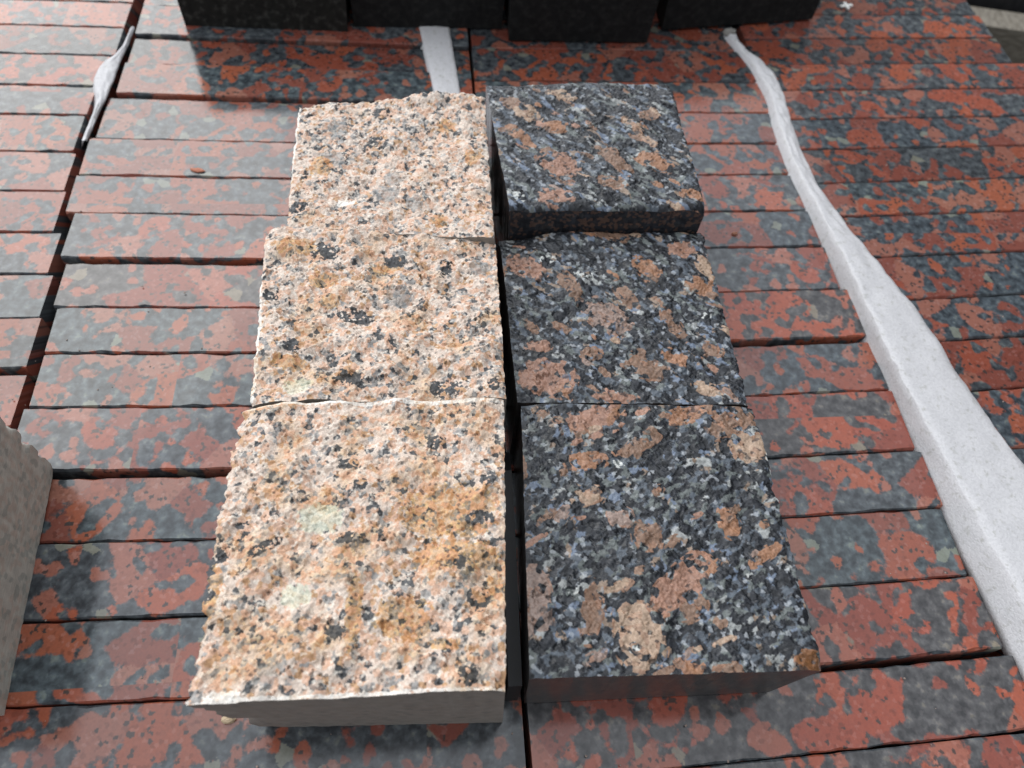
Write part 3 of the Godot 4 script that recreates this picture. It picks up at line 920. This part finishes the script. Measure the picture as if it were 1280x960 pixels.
func make_small_things() -> void:
	var o := obj("stone_chip", chip_mesh(Vector3(1.9, 1.5, 1.3), 3), plain(Color(0.30, 0.13, 0.08)))
	o.position = Vector3(161.5, 0.0, -269.4) * MM
	tag(o, "small brown stone chip on the red brick right of the dark row", "stone chip")
	o = obj("stone_chip", chip_mesh(Vector3(4.2, 1.2, 1.5), 5), plain(Color(0.46, 0.17, 0.10)))
	o.position = Vector3(-116, 0.0, -315.0) * MM
	o.rotation.y = -0.15
	tag(o, "flat orange red stone flake on the joint left of the pale row", "stone chip")
	o = obj("stone_chip", chip_mesh(Vector3(2.6, 2.0, 1.7), 9), plain(Color(0.52, 0.40, 0.26)))
	o.position = Vector3(-69.0, 0.0, -48.8) * MM
	tag(o, "cream stone chip under the broken front corner of the nearest pink block", "stone chip")
	o = obj("stone_chip", chip_mesh(Vector3(4.6, 5.0, 3.0), 12), plain(Color(0.24, 0.23, 0.21)))
	o.position = Vector3(201.0, 0.5, -446.0) * MM
	tag(o, "grey crumb of stone at the far end of the long foam strip", "stone chip")
	# grit on the bricks
	var grit := MultiMesh.new()
	grit.transform_format = MultiMesh.TRANSFORM_3D
	grit.mesh = chip_mesh(Vector3(1.0, 0.7, 0.8), 31)
	var rng := RandomNumberGenerator.new()
	rng.seed = 8
	grit.instance_count = 420
	for i in 420:
		var size := 0.16 + 0.42 * pow(rng.randf(), 3.0)
		grit.set_instance_transform(i, Transform3D(Basis(Vector3.UP, rng.randf() * TAU).scaled(Vector3.ONE * size), Vector3(rng.randf_range(-300, 380), 0.1, rng.randf_range(-470, -10)) * MM))
	var gr := MultiMeshInstance3D.new()
	gr.name = "stone_grit"
	gr.multimesh = grit
	gr.material_override = plain(Color(0.26, 0.20, 0.17), 0.8)
	gr.set_meta("kind", "stuff")
	tag(gr, "fine stone grit scattered over the red bricks", "grit")
	add_child(gr)
	# thin black plate put in to fill the gap
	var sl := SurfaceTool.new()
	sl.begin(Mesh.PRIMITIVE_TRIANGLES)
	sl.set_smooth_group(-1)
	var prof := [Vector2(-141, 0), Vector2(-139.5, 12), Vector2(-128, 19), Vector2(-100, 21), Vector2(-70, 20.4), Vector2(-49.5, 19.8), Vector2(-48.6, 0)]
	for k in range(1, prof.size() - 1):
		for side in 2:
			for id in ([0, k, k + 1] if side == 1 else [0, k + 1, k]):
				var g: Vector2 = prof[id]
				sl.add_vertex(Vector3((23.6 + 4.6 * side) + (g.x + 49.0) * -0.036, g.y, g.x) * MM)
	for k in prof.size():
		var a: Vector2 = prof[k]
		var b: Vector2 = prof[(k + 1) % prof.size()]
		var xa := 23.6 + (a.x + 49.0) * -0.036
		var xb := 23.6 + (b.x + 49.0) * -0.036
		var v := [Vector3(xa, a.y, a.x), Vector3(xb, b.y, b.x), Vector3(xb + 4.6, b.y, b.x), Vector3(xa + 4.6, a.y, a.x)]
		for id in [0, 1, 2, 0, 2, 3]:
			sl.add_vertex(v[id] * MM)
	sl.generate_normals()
	o = obj("gap_plate", sl.commit(), plain(Color(0.008, 0.008, 0.009), 0.5))
	tag(o, "thin black plate filling the gap between the two nearest blocks", "stone sliver")
	# white cross
	var st := SurfaceTool.new()
	st.begin(Mesh.PRIMITIVE_TRIANGLES)
	for k in 2:
		var b := BoxMesh.new()
		b.size = Vector3(9.5, 1.0 + 0.1 * k, 2.0) * MM if k == 0 else Vector3(2.0, 1.1, 8.0) * MM
		st.append_from(b, 0, Transform3D(Basis(Vector3.UP, 0.2 if k == 0 else 0.05), Vector3(0, 0.6, 0) * MM))
	o = obj("white_cross", st.commit(), plain(Color(0.75, 0.75, 0.72), 0.5))
	o.position = Vector3(295.4, 0.3, -485.0) * MM
	tag(o, "small white cross lying on a red brick beside the rightmost black block", "spacer")


# ---------------------------------------------------------------- what lies round the stack

func box_mesh(size: Vector3, bevel: float) -> ArrayMesh:
	var st := SurfaceTool.new()
	st.begin(Mesh.PRIMITIVE_TRIANGLES)
	st.set_smooth_group(-1)
	var h := size / 2.0
	var profile := [Vector2(h.x, -h.y), Vector2(h.x, h.y - bevel), Vector2(h.x - bevel, h.y), Vector2(-h.x + bevel, h.y), Vector2(-h.x, h.y - bevel), Vector2(-h.x, -h.y)]
	for k in profile.size():
		var a: Vector2 = profile[k]
		var b: Vector2 = profile[(k + 1) % profile.size()]
		var v := [Vector3(a.x, a.y, -h.z), Vector3(b.x, b.y, -h.z), Vector3(b.x, b.y, h.z), Vector3(a.x, a.y, h.z)]
		for id in [0, 2, 1, 0, 3, 2]:
			st.set_uv(Vector2(v[id].z, (v[id].x + v[id].y)) * 8.0)
			st.add_vertex(v[id])
	for s in [-1.0, 1.0]:
		for k in range(1, profile.size() - 1):
			for id in ([0, k, k + 1] if s < 0 else [0, k + 1, k]):
				st.set_uv(profile[id] * 8.0)
				st.add_vertex(Vector3(profile[id].x, profile[id].y, s * h.z))
	st.generate_normals()
	return st.commit()


func make_setting() -> void:
	var ground := PlaneMesh.new()
	ground.size = Vector2(60, 60)
	var gm := StandardMaterial3D.new()
	gm.albedo_texture = sawn_texture(Vector3(0.06, 0.058, 0.055), Vector3(0.02, 0.02, 0.02), Vector3(0.09, 0.085, 0.08), 301, 0.2)
	gm.uv1_scale = Vector3(200, 200, 1)
	gm.roughness = 0.9
	var o := obj("ground", ground, gm)
	o.position.y = -0.17
	o.set_meta("kind", "structure")
	# dark slabs, a weathered beam and a pale slab beyond the right end of the stack
	var black := stone_material(sawn_texture(Vector3(0.014, 0.014, 0.016), Vector3(0.006, 0.006, 0.007), Vector3(0.03, 0.03, 0.03), 305, 0.3), 0.6)
	o = obj("stone_slab", box_mesh(Vector3(0.40, 0.09, 0.10), 0.003), black)
	o.position = Vector3(0.70, -0.115, -0.665)
	o.rotation.y = -0.16
	tag(o, "dusty black stone slab behind the weathered beam", "stone slab")
	var wood := StandardMaterial3D.new()
	wood.albedo_texture = sawn_texture(Vector3(0.17, 0.15, 0.12), Vector3(0.07, 0.06, 0.045), Vector3(0.24, 0.22, 0.18), 309, 0.3)
	wood.uv1_scale = Vector3(0.4, 2.0, 1)
	wood.roughness = 0.85
	o = obj("wooden_beam", box_mesh(Vector3(0.36, 0.05, 0.030), 0.003), wood)
	o.position = Vector3(0.66, -0.105, -0.585)
	o.rotation.y = -0.20
	tag(o, "weathered grey brown wooden beam below the right end of the red bricks", "beam")
	var pale := stone_material(sawn_texture(Vector3(0.22, 0.24, 0.21), Vector3(0.10, 0.11, 0.10), Vector3(0.27, 0.26, 0.22), 313, 0.25), 0.5)
	o = obj("stone_slab", box_mesh(Vector3(0.10, 0.10, 0.14), 0.002), pale)
	o.position = Vector3(0.452, -0.056, -0.36)
	o.rotation.y = 0.06
	tag(o, "grey green stone slab at the right edge, against the red brick ends", "stone slab")
	# unseen building put in as the dark thing polished bricks mirror on the right
	var unseen_shed := Node3D.new()
	unseen_shed.name = "unseen_shed"
	add_child(unseen_shed)
	unseen_shed.position = Vector3(3.1, -0.17, -0.5)
	tag(unseen_shed, "unseen dark corrugated metal building, put in right of the stack for the brick reflections", "unseen_shed")
	var steel := plain(Color(0.055, 0.06, 0.065), 0.6)
	var st := SurfaceTool.new()
	st.begin(Mesh.PRIMITIVE_TRIANGLES)
	st.set_smooth_group(-1)
	var steps := 180
	for k in steps:
		var pts := []
		for e in 2:
			var z := -5.5 + 11.0 * (k + e) / steps
			pts.append(Vector2(0.02 * [0.0, 1.0, 1.0, 0.0][(k + e) % 4], z))
		var v := [Vector3(pts[0].x, 0, pts[0].y), Vector3(pts[1].x, 0, pts[1].y), Vector3(pts[1].x, 3.5, pts[1].y), Vector3(pts[0].x, 3.5, pts[0].y)]
		for id in [0, 1, 2, 0, 2, 3]:
			st.add_vertex(v[id])
	st.generate_normals()
	obj("wall", st.commit(), steel, unseen_shed)
	var roof := box_mesh(Vector3(3.2, 0.12, 11.3), 0.02)
	var ro := obj("roof", roof, steel, unseen_shed)
	ro.position = Vector3(1.4, 3.58, 0)
	var back := obj("wall", box_mesh(Vector3(0.1, 3.5, 11.0), 0.01), steel, unseen_shed)
	back.position = Vector3(2.8, 1.75, 0)
	for s in [-1.0, 1.0]:
		var e := obj("wall", box_mesh(Vector3(2.7, 3.5, 0.08), 0.01), steel, unseen_shed)
		e.position = Vector3(1.39, 1.75, s * 5.4)
